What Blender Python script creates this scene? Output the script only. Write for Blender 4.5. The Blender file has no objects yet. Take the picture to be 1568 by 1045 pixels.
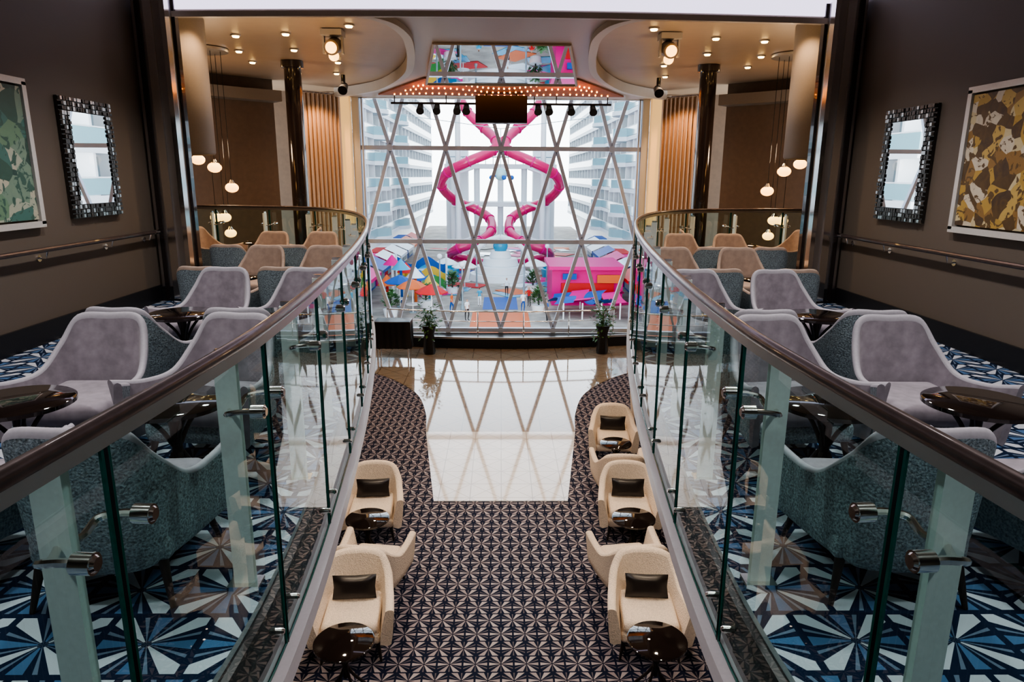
import bpy, math, random
from mathutils import Vector, Matrix
random.seed(7)
scene = bpy.context.scene
COL = scene.collection
try: scene.view_settings.look = 'AgX - Medium High Contrast'
except Exception as ex: print(ex)

# ---------------------------------------------------------------- materials
def newmat(name):
    m = bpy.data.materials.new(name); m.use_nodes = True
    nt = m.node_tree
    return m, nt, nt.nodes.get("Principled BSDF"), nt.nodes.get("Material Output")

def mat(name, col, rough=0.5, metal=0.0, emit=None, es=0.0, bump=0.0, bscale=60, vary=0.0, coat=0.0, spec=None):
    m, nt, b, o = newmat(name)
    b.inputs["Base Color"].default_value = (*col, 1)
    b.inputs["Roughness"].default_value = rough
    b.inputs["Metallic"].default_value = metal
    if spec is not None: b.inputs["Specular IOR Level"].default_value = spec
    if coat: b.inputs["Coat Weight"].default_value = coat
    if emit:
        b.inputs["Emission Color"].default_value = (*emit, 1)
        b.inputs["Emission Strength"].default_value = es
    tc = nt.nodes.new("ShaderNodeTexCoord")
    n = nt.nodes.new("ShaderNodeTexNoise"); n.inputs["Scale"].default_value = bscale
    n.inputs["Detail"].default_value = 3
    nt.links.new(tc.outputs["Object"], n.inputs["Vector"])
    if vary > 0:
        r = nt.nodes.new("ShaderNodeValToRGB")
        r.color_ramp.elements[0].position = 0.3; r.color_ramp.elements[1].position = 0.7
        r.color_ramp.elements[0].color = (*[c*(1-vary) for c in col], 1)
        r.color_ramp.elements[1].color = (*[min(1, c*(1+vary)) for c in col], 1)
        nt.links.new(n.outputs["Fac"], r.inputs["Fac"]); nt.links.new(r.outputs["Color"], b.inputs["Base Color"])
    if bump > 0:
        bp = nt.nodes.new("ShaderNodeBump"); bp.inputs["Strength"].default_value = bump
        bp.inputs["Distance"].default_value = 0.01
        nt.links.new(n.outputs["Fac"], bp.inputs["Height"]); nt.links.new(bp.outputs["Normal"], b.inputs["Normal"])
    return m

class NG:
    def __init__(s, nt): s.nt = nt
    def m(s, op, a, b=None, c=None):
        n = s.nt.nodes.new("ShaderNodeMath"); n.operation = op
        for i, x in enumerate((a, b, c)):
            if x is None: continue
            if isinstance(x, (int, float)): n.inputs[i].default_value = x
            else: s.nt.links.new(x, n.inputs[i])
        return n.outputs[0]
    def mix(s, fac, a, b):
        n = s.nt.nodes.new("ShaderNodeMix"); n.data_type = 'RGBA'
        if isinstance(fac, (int, float)): n.inputs[0].default_value = fac
        else: s.nt.links.new(fac, n.inputs[0])
        for i, x in ((6, a), (7, b)):
            if isinstance(x, tuple): n.inputs[i].default_value = (*x, 1)
            else: s.nt.links.new(x, n.inputs[i])
        return n.outputs[2]

def carpet(name, dark, dark2, light, mid, cell, n, width):
    m, nt, b, o = newmat(name); g = NG(nt)
    geo = nt.nodes.new("ShaderNodeNewGeometry"); sp = nt.nodes.new("ShaderNodeSeparateXYZ")
    nt.links.new(geo.outputs["Position"], sp.inputs[0])
    x = g.m('DIVIDE', sp.outputs[0], cell); y = g.m('DIVIDE', sp.outputs[1], cell*.9)
    row = g.m('FLOOR', y); odd = g.m('FLOORED_MODULO', row, 2.0)
    x2 = g.m('ADD', x, g.m('MULTIPLY', odd, 0.5))
    fx = g.m('SUBTRACT', g.m('FRACT', x2), 0.5); fy = g.m('SUBTRACT', g.m('FRACT', y), 0.5)
    r = g.m('SQRT', g.m('ADD', g.m('MULTIPLY', fx, fx), g.m('MULTIPLY', fy, fy)))
    ang = g.m('ARCTAN2', fy, fx)
    a2 = g.m('ADD', g.m('MULTIPLY', ang, n/(2*math.pi)), 20.5)
    sec = g.m('ABSOLUTE', g.m('SUBTRACT', g.m('FRACT', a2), 0.5))
    pet = g.m('LESS_THAN', sec, width)
    box = g.m('MAXIMUM', g.m('ABSOLUTE', fx), g.m('ABSOLUTE', fy))
    lim = g.m('LESS_THAN', box, 0.46)
    core = g.m('GREATER_THAN', r, 0.05)
    k = g.m('MULTIPLY', g.m('MULTIPLY', pet, lim), core)
    par = g.m('FLOORED_MODULO', g.m('FLOOR', a2), 2.0)
    lc = g.mix(g.m('LESS_THAN', par, 0.5), light, mid)
    thin = g.m('GREATER_THAN', sec, 0.44)
    dk = g.mix(g.m('MULTIPLY', thin, lim), dark, dark2)
    c = g.mix(k, dk, lc)
    no = nt.nodes.new("ShaderNodeTexNoise"); no.inputs["Scale"].default_value = 160
    nt.links.new(geo.outputs["Position"], no.inputs["Vector"])
    bp = nt.nodes.new("ShaderNodeBump"); bp.inputs["Strength"].default_value = 0.3; bp.inputs["Distance"].default_value = 0.004
    nt.links.new(no.outputs["Fac"], bp.inputs["Height"]); nt.links.new(bp.outputs["Normal"], b.inputs["Normal"])
    nt.links.new(c, b.inputs["Base Color"]); b.inputs["Roughness"].default_value = 0.95
    b.inputs["Specular IOR Level"].default_value = 0.1
    return m

def stone(name, base, line, cell):
    m, nt, b, o = newmat(name); g = NG(nt)
    geo = nt.nodes.new("ShaderNodeNewGeometry"); sp = nt.nodes.new("ShaderNodeSeparateXYZ")
    nt.links.new(geo.outputs["Position"], sp.inputs[0])
    x = g.m('DIVIDE', g.m('ADD', sp.outputs[0], 0.0), cell); y = g.m('DIVIDE', sp.outputs[1], cell)
    def ln(v, w):
        f = g.m('FRACT', g.m('ADD', v, 50.0)); return g.m('LESS_THAN', f, w)
    l1 = ln(x, 0.03); l2 = ln(y, 0.03); l3 = ln(g.m('ADD', x, y), 0.03); l4 = ln(g.m('SUBTRACT', x, y), 0.03)
    k = g.m('MAXIMUM', g.m('MAXIMUM', l1, l2), g.m('MAXIMUM', l3, l4))
    no = nt.nodes.new("ShaderNodeTexNoise"); no.inputs["Scale"].default_value = 2.5; no.inputs["Detail"].default_value = 6
    nt.links.new(geo.outputs["Position"], no.inputs["Vector"])
    c0 = g.mix(no.outputs["Fac"], base, tuple(c*0.8 for c in base))
    c = g.mix(g.m('MULTIPLY', k, 0.7), c0, line)
    nt.links.new(c, b.inputs["Base Color"]); b.inputs["Roughness"].default_value = 0.07
    b.inputs["Coat Weight"].default_value = 0.8; b.inputs["Coat Roughness"].default_value = 0.03
    return m

def glassmat(name, tint, f0=.04, mx_=.85, rough=0.01):
    m, nt, b, o = newmat(name); nt.nodes.remove(b); g = NG(nt)
    t = nt.nodes.new("ShaderNodeBsdfTransparent"); t.inputs[0].default_value = (*tint, 1)
    gl = nt.nodes.new("ShaderNodeBsdfGlossy"); gl.inputs["Roughness"].default_value = rough
    geo = nt.nodes.new("ShaderNodeNewGeometry"); d = nt.nodes.new("ShaderNodeVectorMath"); d.operation = 'DOT_PRODUCT'
    nt.links.new(geo.outputs["Normal"], d.inputs[0]); nt.links.new(geo.outputs["Incoming"], d.inputs[1])
    c = g.m('ABSOLUTE', d.outputs["Value"])
    f = g.m('ADD', f0, g.m('MULTIPLY', g.m('POWER', g.m('SUBTRACT', 1.0, c), 5.0), 1-f0))
    mx = nt.nodes.new("ShaderNodeMixShader")
    nt.links.new(g.m('MINIMUM', f, mx_), mx.inputs[0])
    nt.links.new(t.outputs[0], mx.inputs[1]); nt.links.new(gl.outputs[0], mx.inputs[2])
    nt.links.new(mx.outputs[0], o.inputs[0])
    return m

def paintmat(name, cols, scale, seed):
    m, nt, b, o = newmat(name); g = NG(nt)
    tc = nt.nodes.new("ShaderNodeTexCoord")
    no = nt.nodes.new("ShaderNodeTexNoise"); no.inputs["Scale"].default_value = 2.0
    mp = nt.nodes.new("ShaderNodeMapping"); mp.inputs["Location"].default_value = (seed, seed, 0)
    nt.links.new(tc.outputs["Object"], mp.inputs[0]); nt.links.new(mp.outputs[0], no.inputs["Vector"])
    mixv = nt.nodes.new("ShaderNodeVectorMath"); mixv.operation = 'MULTIPLY_ADD'
    nt.links.new(no.outputs["Color"], mixv.inputs[0]); mixv.inputs[1].default_value = (.15, .35, .15)
    nt.links.new(mp.outputs[0], mixv.inputs[2])
    v = nt.nodes.new("ShaderNodeTexVoronoi"); v.inputs["Scale"].default_value = scale
    nt.links.new(mixv.outputs[0], v.inputs["Vector"])
    r = nt.nodes.new("ShaderNodeValToRGB"); r.color_ramp.interpolation = 'CONSTANT'
    el = r.color_ramp.elements
    for i, c in enumerate(cols):
        e = el[i] if i < 2 else el.new(i/len(cols))
        e.position = i/len(cols); e.color = (*c, 1)
    sp = nt.nodes.new("ShaderNodeSeparateColor")
    nt.links.new(v.outputs["Color"], sp.inputs[0]); nt.links.new(sp.outputs[0], r.inputs["Fac"])
    n2 = nt.nodes.new("ShaderNodeTexNoise"); n2.inputs["Scale"].default_value = 8; n2.inputs["Detail"].default_value = 6; n2.inputs["Distortion"].default_value = 1.5
    nt.links.new(mp.outputs[0], n2.inputs["Vector"])
    c = g.mix(g.m('GREATER_THAN', n2.outputs["Fac"], 0.57), r.outputs["Color"], cols[0])
    c = g.mix(g.m('MULTIPLY', n2.outputs["Fac"], .5), c, cols[3])
    nt.links.new(c, b.inputs["Base Color"]); b.inputs["Roughness"].default_value = 0.4
    return m

M = {}
M['carpet_up'] = carpet("carpet_navy_pinwheel", (0.008, 0.018, 0.045), (.14, .19, .27), (0.52, 0.56, 0.62), (0.08, 0.16, 0.30), 0.38, 8, 0.22)
M['carpet_lo'] = carpet("carpet_star", (0.010, 0.014, 0.034), (.12, .11, .13), (0.38, 0.34, 0.36), (0.30, 0.26, 0.28), 0.27, 6, 0.19)
M['stone'] = stone("polished_stone", (0.36, 0.29, 0.21), (0.15, 0.11, 0.08), 0.8)  # darker beige includes the deck's reflection in the far floor
M['stone_sky'] = stone("polished_stone_sky_reflection", (0.84, 0.83, 0.83), (0.3, 0.25, 0.2), 0.5)  # same stone, with the bright sky reflection put into its colour
M['wall'] = mat("wall_brown_vinyl", (0.155, 0.128, 0.103), 0.55, bump=0.3, bscale=250, vary=0.12)
M['wallb'] = mat("wall_warm_brown", (0.11, 0.068, 0.04), 0.6, vary=0.1, bscale=8)
M['drum'] = mat("bulkhead_taupe", (0.17, 0.138, 0.11), 0.5, vary=0.05)
M['ceil'] = mat("ceiling_beige", (0.37, 0.28, 0.20), 0.4, vary=0.04, bscale=4)
M['lip'] = mat("soffit_pale", (0.50, 0.45, 0.39), 0.4, vary=0.03)
M['soff'] = mat("soffit_tan", (0.34, 0.265, 0.20), 0.35, vary=0.03)
M['base'] = mat("baseboard_black", (0.012, 0.012, 0.014), 0.35, vary=0.1)
M['black'] = mat("black_satin", (0.01, 0.01, 0.011), 0.3, vary=0.1)
M['flute'] = mat("fluted_dark", (0.05, 0.04, 0.04), 0.35, vary=0.1)
M['brown'] = mat("rail_dark_metal", (0.13, 0.105, 0.105), 0.33, .8, coat=0.25, vary=0.15, bscale=20)
M['chrome'] = mat("chrome", (0.85, 0.82, 0.79), 0.12, 1.0, vary=0.03)
M['steel'] = mat("dark_polished_steel", (0.62, 0.60, 0.59), 0.33, 1.0, vary=0.08, bscale=2)
M['colm'] = mat("column_dark_gloss", (0.02, 0.014, 0.014), 0.15, coat=0.8, vary=0.1)
M['postw'] = mat("post_pale", (0.76, 0.86, 0.84), 0.3, vary=0.04)
M['trim'] = mat("trim_pale_lavender", (0.66, 0.63, 0.67), 0.35, vary=0.03)
M['edge'] = mat("glass_edge_green", (0.01, 0.10, 0.08), 0.15, vary=0.1)
M['glass'] = glassmat("railing_glass", (0.71, 0.89, 0.87), .09, .8)
M['wglass'] = glassmat("window_glass", (0.98, 0.99, 1.0), .01, .3)
M['frame'] = mat("window_frame_grey", (0.50, 0.58, 0.72), 0.45, vary=0.04)
M['framew'] = mat("window_surround", (0.64, 0.68, 0.74), 0.45, vary=0.04)
M['velvet'] = mat("velvet_bluegrey", (0.33, 0.30, 0.345), 0.75, bump=0.15, bscale=14, vary=0.2)
M['velvet'].node_tree.nodes["Principled BSDF"].inputs["Sheen Weight"].default_value = 0.4
M['vfar'] = mat("velvet_warm_lit", (0.42, 0.32, 0.26), 0.75, bump=0.15, bscale=14, vary=0.12)  # same velvet, warm light on the far chairs put into its colour
M['fab'] = mat("textured_silver_fabric", (0.27, 0.33, 0.36), 0.5, bump=0.9, bscale=90, vary=0.6)
M['pipe'] = mat("chair_rim", (0.44, 0.43, 0.48), 0.6, vary=0.05)
M['vtan'] = mat("cream_boucle", (0.82, 0.71, 0.60), 0.9, bump=1.0, bscale=75, vary=0.14)
M['pillow'] = mat("pillow_black", (0.015, 0.012, 0.012), 0.35, bump=0.4, bscale=12, vary=0.2)
M['leg'] = mat("chair_leg_dark", (0.02, 0.014, 0.012), 0.4, vary=0.1)
M['ttop'] = mat("table_top_black", (0.012, 0.008, 0.007), 0.05, coat=.6, vary=0.2, bscale=6)
M['mirror'] = mat("mirror", (0.9, 0.9, 0.9), 0.01, 1.0)
M['mosaicA'] = mat("mosaic_silver", (0.5, 0.5, 0.5), 0.2, 0.9, vary=0.2)
M['mosaicB'] = mat("mosaic_dark", (0.08, 0.075, 0.07), 0.25, 0.6, vary=0.3)
M['pframe'] = mat("picture_frame_silver", (0.70, 0.68, 0.65), 0.3, 0.2, vary=0.04)
M['paintG'] = paintmat("painting_green", [(.04, .10, .07), (.20, .34, .20), (.55, .58, .45), (.07, .20, .17), (.7, .65, .5), (.02, .05, .04), (.25, .36, .26)], 5, 3.0)
M['paintO'] = paintmat("painting_ochre", [(.05, .03, .015), (.55, .36, .08), (.75, .66, .40), (.30, .17, .05), (.65, .46, .14), (.03, .02, .02), (.78, .72, .58)], 8, 9.0)
M['curt'] = mat("curtain_tan", (0.46, 0.32, 0.22), 0.8, vary=0.06)
M['led'] = mat("led_cove", (0.9, 0.9, 0.95), 0.5, emit=(0.80, 0.74, 1.0), es=1.9)
M['bulb'] = mat("downlight_glow", (1, .8, .5), 0.5, emit=(1.0, 0.60, 0.2), es=18)
M['globe'] = mat("pendant_glow", (1, .85, .6), 0.3, emit=(1.0, 0.48, 0.12), es=4.6)
M['bulbo'] = mat("string_bulb", (1, .5, .2), 0.4, emit=(1.0, 0.32, 0.05), es=18)
M['redp'] = mat("ceiling_panel_redlit", (0.28, 0.10, 0.055), 0.6, vary=0.2, bscale=5, spec=.1)  # reddish base colour carries part of the red light on the panel
M['warmp'] = mat("pillar_warm_lit", (0.75, 0.5, 0.22), 0.5, emit=(1.0, 0.5, 0.12), es=0.45, vary=0.03)  # emission stands in for orange light falling on the pillar
M['leaf'] = mat("leaf_green", (0.05, 0.14, 0.03), 0.5, vary=0.4, bscale=10)
M['white'] = mat("ship_white", (0.86, 0.88, 0.90), 0.5, vary=0.02)
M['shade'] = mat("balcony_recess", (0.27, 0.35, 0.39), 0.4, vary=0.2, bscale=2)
M['bglass'] = mat("balcony_glass_panel", (0.32, 0.52, 0.56), 0.12, vary=0.05)
M['pink'] = mat("slide_pink", (0.66, 0.010, 0.13), 0.25, coat=0.5, vary=0.1, bscale=1)
M['mag'] = mat("magenta_paint", (0.70, 0.010, 0.22), 0.5, vary=0.08, spec=.2)
M['blue'] = mat("blue_paint", (0.015, 0.09, 0.36), 0.5, vary=0.1, spec=.2)
M['cyan'] = mat("pool_cyan", (0.02, 0.32, 0.52), 0.2, vary=0.1)
M['red'] = mat("red_paint", (0.58, 0.02, 0.02), 0.5, vary=0.1, spec=.2)
M['orange'] = mat("orange_paint", (0.70, 0.15, 0.04), 0.5, vary=0.1, spec=.2)
M['yellow'] = mat("yellow_paint", (0.72, 0.46, 0.06), 0.5, vary=0.1, spec=.2)
M['green'] = mat("green_paint", (0.07, 0.30, 0.07), 0.5, vary=0.1, spec=.2)
M['deck'] = mat("deck_boards", (0.36, 0.31, 0.27), 0.6, vary=0.35, bscale=.6, spec=.2)
M['skin'] = mat("skin", (0.55, 0.33, 0.23), 0.5, vary=0.03)
M['hair'] = mat("hair", (0.04, 0.025, 0.015), 0.5, vary=0.1)
M['sea'] = mat("sea", (0.45, 0.6, 0.68), 0.15, vary=0.1, bscale=.2)

# ---------------------------------------------------------------- mesh builder
class MB:
    def __init__(s): s.v = []; s.f = []; s.mi = []; s.mats = []
    def mid(s, k):
        if k not in s.mats: s.mats.append(k)
        return s.mats.index(k)
    def add(s, vs, fs, k):
        b = len(s.v); s.v += [tuple(p) for p in vs]; i = s.mid(k)
        for f in fs: s.f.append([b+j for j in f]); s.mi.append(i)
    def box(s, c, d, k, rz=0.0):
        x, y, z = d[0]/2, d[1]/2, d[2]/2
        R = Matrix.Rotation(rz, 3, 'Z')
        vs = [Vector(c)+R@Vector((i*x, j*y, l*z)) for l in (-1, 1) for j in (-1, 1) for i in (-1, 1)]
        s.add(vs, [(0, 2, 3, 1), (4, 5, 7, 6), (0, 1, 5, 4), (2, 6, 7, 3), (0, 4, 6, 2), (1, 3, 7, 5)], k)
    def rbox(s, c, d, k, r=0.03, n=3):
        x, y, z = d[0]/2, d[1]/2, d[2]/2
        prof = [(r*(1-math.sin(math.pi/2*i/n)), -z+r*(1-math.cos(math.pi/2*i/n))) for i in range(n+1)]
        prof += [(p[0], -p[1]) for p in reversed(prof)]
        rings = []
        for ins, zz in prof:
            ring = []
            for cx, cy, a0 in ((1, 1, 0), (-1, 1, 90), (-1, -1, 180), (1, -1, 270)):
                for q in range(4):
                    a = math.radians(a0+30*q)
                    ring.append((c[0]+cx*(x-r)+(r-ins)*math.cos(a), c[1]+cy*(y-r)+(r-ins)*math.sin(a), c[2]+zz))
            rings.append(ring)
        s.loft(rings, k, True, True)
    def loft(s, rings, k, closed=True, caps=False):
        n = len(rings[0]); vs = [p for r in rings for p in r]; fs = []
        for i in range(len(rings)-1):
            for j in range(n if closed else n-1):
                j2 = (j+1) % n
                fs.append((i*n+j, i*n+j2, (i+1)*n+j2, (i+1)*n+j))
        if caps:
            fs.append(tuple(reversed(range(n)))); fs.append(tuple((len(rings)-1)*n+j for j in range(n)))
        s.add(vs, fs, k)
    def cyl(s, p0, p1, r0, r1, k, n=16):
        s.tube([p0, p1], [r0, r1], k, n)
    def tube(s, path, r, k, n=8):
        P = [Vector(p) for p in path]
        if isinstance(r, (int, float)): r = [r]*len(P)
        rings = []; up = None
        for i, p in enumerate(P):
            t = (P[min(i+1, len(P)-1)]-P[max(i-1, 0)]).normalized()
            if up is None:
                up = Vector((0, 0, 1)) if abs(t.z) < .9 else Vector((1, 0, 0))
            u = (up - t*up.dot(t)).normalized(); w = t.cross(u); up = u
            rings.append([p+u*r[i]*math.cos(2*math.pi*j/n)+w*r[i]*math.sin(2*math.pi*j/n) for j in range(n)])
        s.loft(rings, k, True, True)
    def lathe(s, c, prof, k, n=24):
        rings = [[(c[0]+r*math.cos(2*math.pi*j/n), c[1]+r*math.sin(2*math.pi*j/n), c[2]+z) for j in range(n)] for r, z in prof]
        s.loft(rings, k, True, True)
    def sph(s, c, r, k, n=14, m=8, sc=(1, 1, 1)):
        rings = []
        for i in range(m+1):
            a = -math.pi/2+math.pi*i/m; q = max(math.cos(a), .01)
            rings.append([(c[0]+sc[0]*r*q*math.cos(2*math.pi*j/n), c[1]+sc[1]*r*q*math.sin(2*math.pi*j/n), c[2]+sc[2]*r*math.sin(a)) for j in range(n)])
        s.loft(rings, k, True, True)
    def prism(s, poly, z0, z1, kt, ks=None, kb=None):
        n = len(poly); ks = ks or kt; kb = kb or ks
        a = sum(poly[i][0]*poly[(i+1) % n][1]-poly[(i+1) % n][0]*poly[i][1] for i in range(n))
        if a < 0: poly = poly[::-1]
        s.add([(x, y, z1) for x, y in poly], [tuple(range(n))], kt)
        s.add([(x, y, z0) for x, y in poly], [tuple(reversed(range(n)))], kb)
        vs = [(x, y, z0) for x, y in poly]+[(x, y, z1) for x, y in poly]
        s.add(vs, [(i, (i+1) % n, n+(i+1) % n, n+i) for i in range(n)], ks)
    def strip(s, path, z0, z1, k):
        vs = [(x, y, z0) for x, y in path]+[(x, y, z1) for x, y in path]; n = len(path)
        s.add(vs, [(i, i+1, n+i+1, n+i) for i in range(n-1)], k)
    def sweep(s, path, d0, d1, z0, z1, k):
        A = offs(path, d0); B = offs(path, d1)
        rings = [[(*a, z0), (*b, z0), (*b, z1), (*a, z1)] for a, b in zip(A, B)]
        s.loft(rings, k, True, True)
    def obj(s, name, parent=None, smooth=0.6, loc=None, rz=0.0):
        me = bpy.data.meshes.new(name); me.from_pydata(s.v, [], s.f); me.update()
        for k in s.mats: me.materials.append(M[k])
        me.polygons.foreach_set("material_index", s.mi)
        if smooth:
            me.shade_smooth(); me.set_sharp_from_angle(angle=smooth)
        return place(me, name, loc or (0, 0, 0), rz, parent)

def place(me, name, loc, rz=0.0, parent=None, sc=1.0):
    o = bpy.data.objects.new(name, me); COL.objects.link(o)
    o.location = loc; o.rotation_euler = (0, 0, rz); o.scale = (sc, sc, sc)
    if parent: o.parent = parent
    return o
def empty(name, loc=(0, 0, 0)):
    e = bpy.data.objects.new(name, None); COL.objects.link(e); e.location = loc; e.empty_display_size = .2
    return e
def offs(path, d):
    out = []
    for i, p in enumerate(path):
        a = path[max(i-1, 0)]; b = path[min(i+1, len(path)-1)]
        tx, ty = b[0]-a[0], b[1]-a[1]; l = math.hypot(tx, ty) or 1
        out.append((p[0]+ty/l*d, p[1]-tx/l*d))
    return out
def catmull(P, n=8):
    P = [Vector(p) for p in P]; out = []
    Q = [P[0]*2-P[1]]+P+[P[-1]*2-P[-2]]
    for i in range(1, len(Q)-2):
        a, b, c, d = Q[i-1:i+3]
        for j in range(n):
            t = j/n
            out.append(.5*((2*b)+(c-a)*t+(2*a-5*b+4*c-d)*t*t+(3*b-a-3*c+d)*t**3))
    out.append(P[-1]); return out

LOW = -3.3; CEIL = 4.0; HR = 1.125
RAIL = [(1.05, .3), (.985, 1.2), (.94, 2.0), (.94, 2.7), (1.03, 3.9), (1.25, 5.9), (1.60, 8.2), (2.02, 10.1), (2.6, 11.6), (3.35, 12.5), (4.5, 12.95), (6.0, 13.05), (8.2, 13.1)]
rail_pts = [(p.x, p.y) for p in catmull([(a, b, 0) for a, b in RAIL], 8)]

# ---------------------------------------------------------------- room shell
b = MB(); b.box((0, 9.0, LOW-.1), (18, 24, .2), 'carpet_lo'); b.obj("floor", smooth=0)
def mir(poly): return [(-x, y) for x, y in reversed(poly)]
half = [(p.x, p.y) for p in catmull([(1.5, 12.9, 0), (1.62, 14.0, 0), (1.95, 15.3, 0), (2.6, 16.4, 0), (3.3, 17.1, 0), (4.1, 17.5, 0)], 6)]
b = MB(); b.prism(half+[(4.1, 20.3)]+[(-4.1, 20.3)]+mir(half), LOW, LOW+.012, 'stone')
b.prism([(1.06, 9.9), (1.5, 12.9), (-1.5, 12.9), (-1.06, 9.9)], LOW, LOW+.012, 'stone_sky'); b.obj("floor_dance", smooth=0)

for s, side in ((-1, "left"), (1, "right")):
    rp = [(s*x, y) for x, y in rail_pts]
    inner = offs(rp, s*.07)
    poly = inner+[(s*8.2, 9.8), (s*4.7, 9.8), (s*4.7, -3), (s*1.12, -3)]
    b = MB(); b.prism(poly, -.35, 0, 'carpet_up', 'trim', 'black'); b.obj("floor_mezzanine_"+side, smooth=0)
    b = MB(); b.sweep(rp, -s*.05, s*.068, -.36, -.27, 'trim'); b.sweep(rp, s*.03, s*.068, -.27, -.03, 'flute'); b.obj("trim_"+("1" if s < 0 else "2"))
    b = MB(); b.box((s*4.78, 3.4, 1.95), (.16, 12.8, 4.7), 'wall'); b.obj("wall_"+side, smooth=0)
    b = MB(); b.box((s*4.685, 3.2, .11), (.03, 12.4, .22), 'base'); b.obj("baseboard_"+side, smooth=0)
    b = MB(); b.box((s*6.5, 9.87, 1.95), (3.4, .14, 4.7), 'wall'); b.obj("wall_return_"+side, smooth=0)
    b = MB(); arc = [(p.x*s, p.y) for p in catmull([(8.2, 9.9, 0), (8.3, 12, 0), (8.25, 13.5, 0), (7.8, 15.4, 0), (6.9, 17.0, 0), (5.7, 18.1, 0)], 8)]
    b.sweep(arc, 0, s*.12, LOW, CEIL+.1, 'wallb'); b.sweep(arc, -s*.5, 0, 3.45, 3.7, 'drum'); b.obj("wall_curved_"+side)
    b = MB(); fl = []
    y = -3.0; i = 0
    while y < 12.5:
        fl.append((s*(2.78+(.035 if i % 2 else 0)), y)); y += .05; i += 1
    b.sweep(fl, 0, s*.1, LOW, -.35, 'flute'); b.obj("wall_lower_"+side, smooth=0)
    b = MB(); b.box((s*5.5, 12.55, (LOW-.35)/2), (5.5, .12, -LOW-.35), 'flute'); b.obj("wall_lower_end_"+side, smooth=0)
    # polished steel pilaster : bright and dark strips stand in for its reflections
    b = MB(); b.box((s*4.47, 9.58, 1.98), (.38, .40, 3.9), 'steel'); b.box((s*4.27, 9.42, 1.98), (.06, .12, 3.9), 'chrome')
    b.box((s*4.27, 9.70, 1.98), (.05, .1, 3.9), 'colm'); b.box((s*4.45, 9.365, 1.98), (.10, .03, 3.9), 'chrome'); b.box((s*4.58, 9.365, 1.98), (.06, .03, 3.9), 'colm')
    b.box((s*4.47, 9.58, .1), (.42, .46, .2), 'base')
    b.obj("pilaster", smooth=0)
    b = MB(); b.lathe((s*5.2, 11.1, 0), [(.02, 2.0), (.68, 2.0), (.70, 2.03), (.70, 3.99)], 'drum', 32)
    b.box((s*4.9, 10.45, 2.9), (.35, .05, .45), 'wallb'); b.obj("ceiling_bulkhead")
    b = MB(); b.lathe((s*4.35, 15.2, 0), [(.26, LOW), (.26, LOW+.15), (.175, LOW+.16), (.175, 3.85), (.23, 3.86), (.23, 3.99)], 'colm', 28); b.obj("column")
    b = MB(); pth = []
    for i in range(90):
        t = i/89; pth.append((s*(5.42-1.0*t)+.0, 18.7+1.0*t+.06*math.sin(t*math.pi*2*11)))
    b.sweep(pth, 0, .02, LOW+.02, 3.8, 'curt'); b.tube([(s*5.5, 18.62, 3.84), (s*4.36, 19.76, 3.84)], .03, 'chrome'); b.obj("curtain")
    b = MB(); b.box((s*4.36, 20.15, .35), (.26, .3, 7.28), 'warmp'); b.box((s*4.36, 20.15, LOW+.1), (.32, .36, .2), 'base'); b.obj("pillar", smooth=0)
    b = MB(); b.box((s*5.6, 20.5, .35), (2.3, .1, 7.3), 'wallb'); b.obj("wall_front_"+side, smooth=0)
    b = MB(); b.box((s*7.6, 20.5, .35), (1.7, .1, 7.3), 'wallb'); b.obj("wall_front_end_"+side, smooth=0)
b = MB(); b.box((0, -1.35, -.18), (2.23, 3.3, .35), 'carpet_up'); b.obj("floor_bridge", smooth=0)
b = MB(); b.box((0, -3.08, .5), (18, .16, 7.8), 'wall'); b.obj("wall_back", smooth=0)
b = MB(); b.box((0, 3.35, 4.37), (10, 12.9, .14), 'ceil'); b.obj("ceiling_rear", smooth=0)
b = MB(); b.box((0, 15.2, 4.07), (18, 10.8, .14), 'ceil'); b.obj("ceiling", smooth=0)
# led cove beam
arc = [(x, 9.72-.22*math.cos(x/4.7*math.pi/2)) for x in [-4.68+9.36*i/40 for i in range(41)]]
b = MB(); b.sweep(arc, 0, -.12, 3.70, 4.29, 'lip'); b.sweep(arc, .0, .015, 3.78, 4.27, 'led'); b.sweep(arc, -.0, .05, 3.68, 3.75, 'lip'); b.obj("cove_light")
hs = [(p.x, p.y) for p in catmull([(2.35, 9.85, 0), (1.95, 9.95, 0), (1.65, 10.35, 0), (1.54, 11.2, 0), (1.6, 12.2, 0), (1.75, 13.5, 0), (2.0, 15.0, 0), (2.45, 16.5, 0), (3.05, 17.9, 0), (3.8, 18.9, 0), (4.5, 19.5, 0)], 6)]
b = MB(); outl = hs+[(4.5, 20.4), (-4.5, 20.4)]+mir(hs)
b.prism(outl, 3.84, 3.99, 'soff', 'lip', 'soff')
b.sweep([(x, y) for x, y in hs], 0, -.14, 3.76, 3.84, 'lip'); b.sweep([(-x, y) for x, y in hs], 0, .14, 3.76, 3.84, 'lip'); b.obj("ceiling_soffit", smooth=0)
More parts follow.
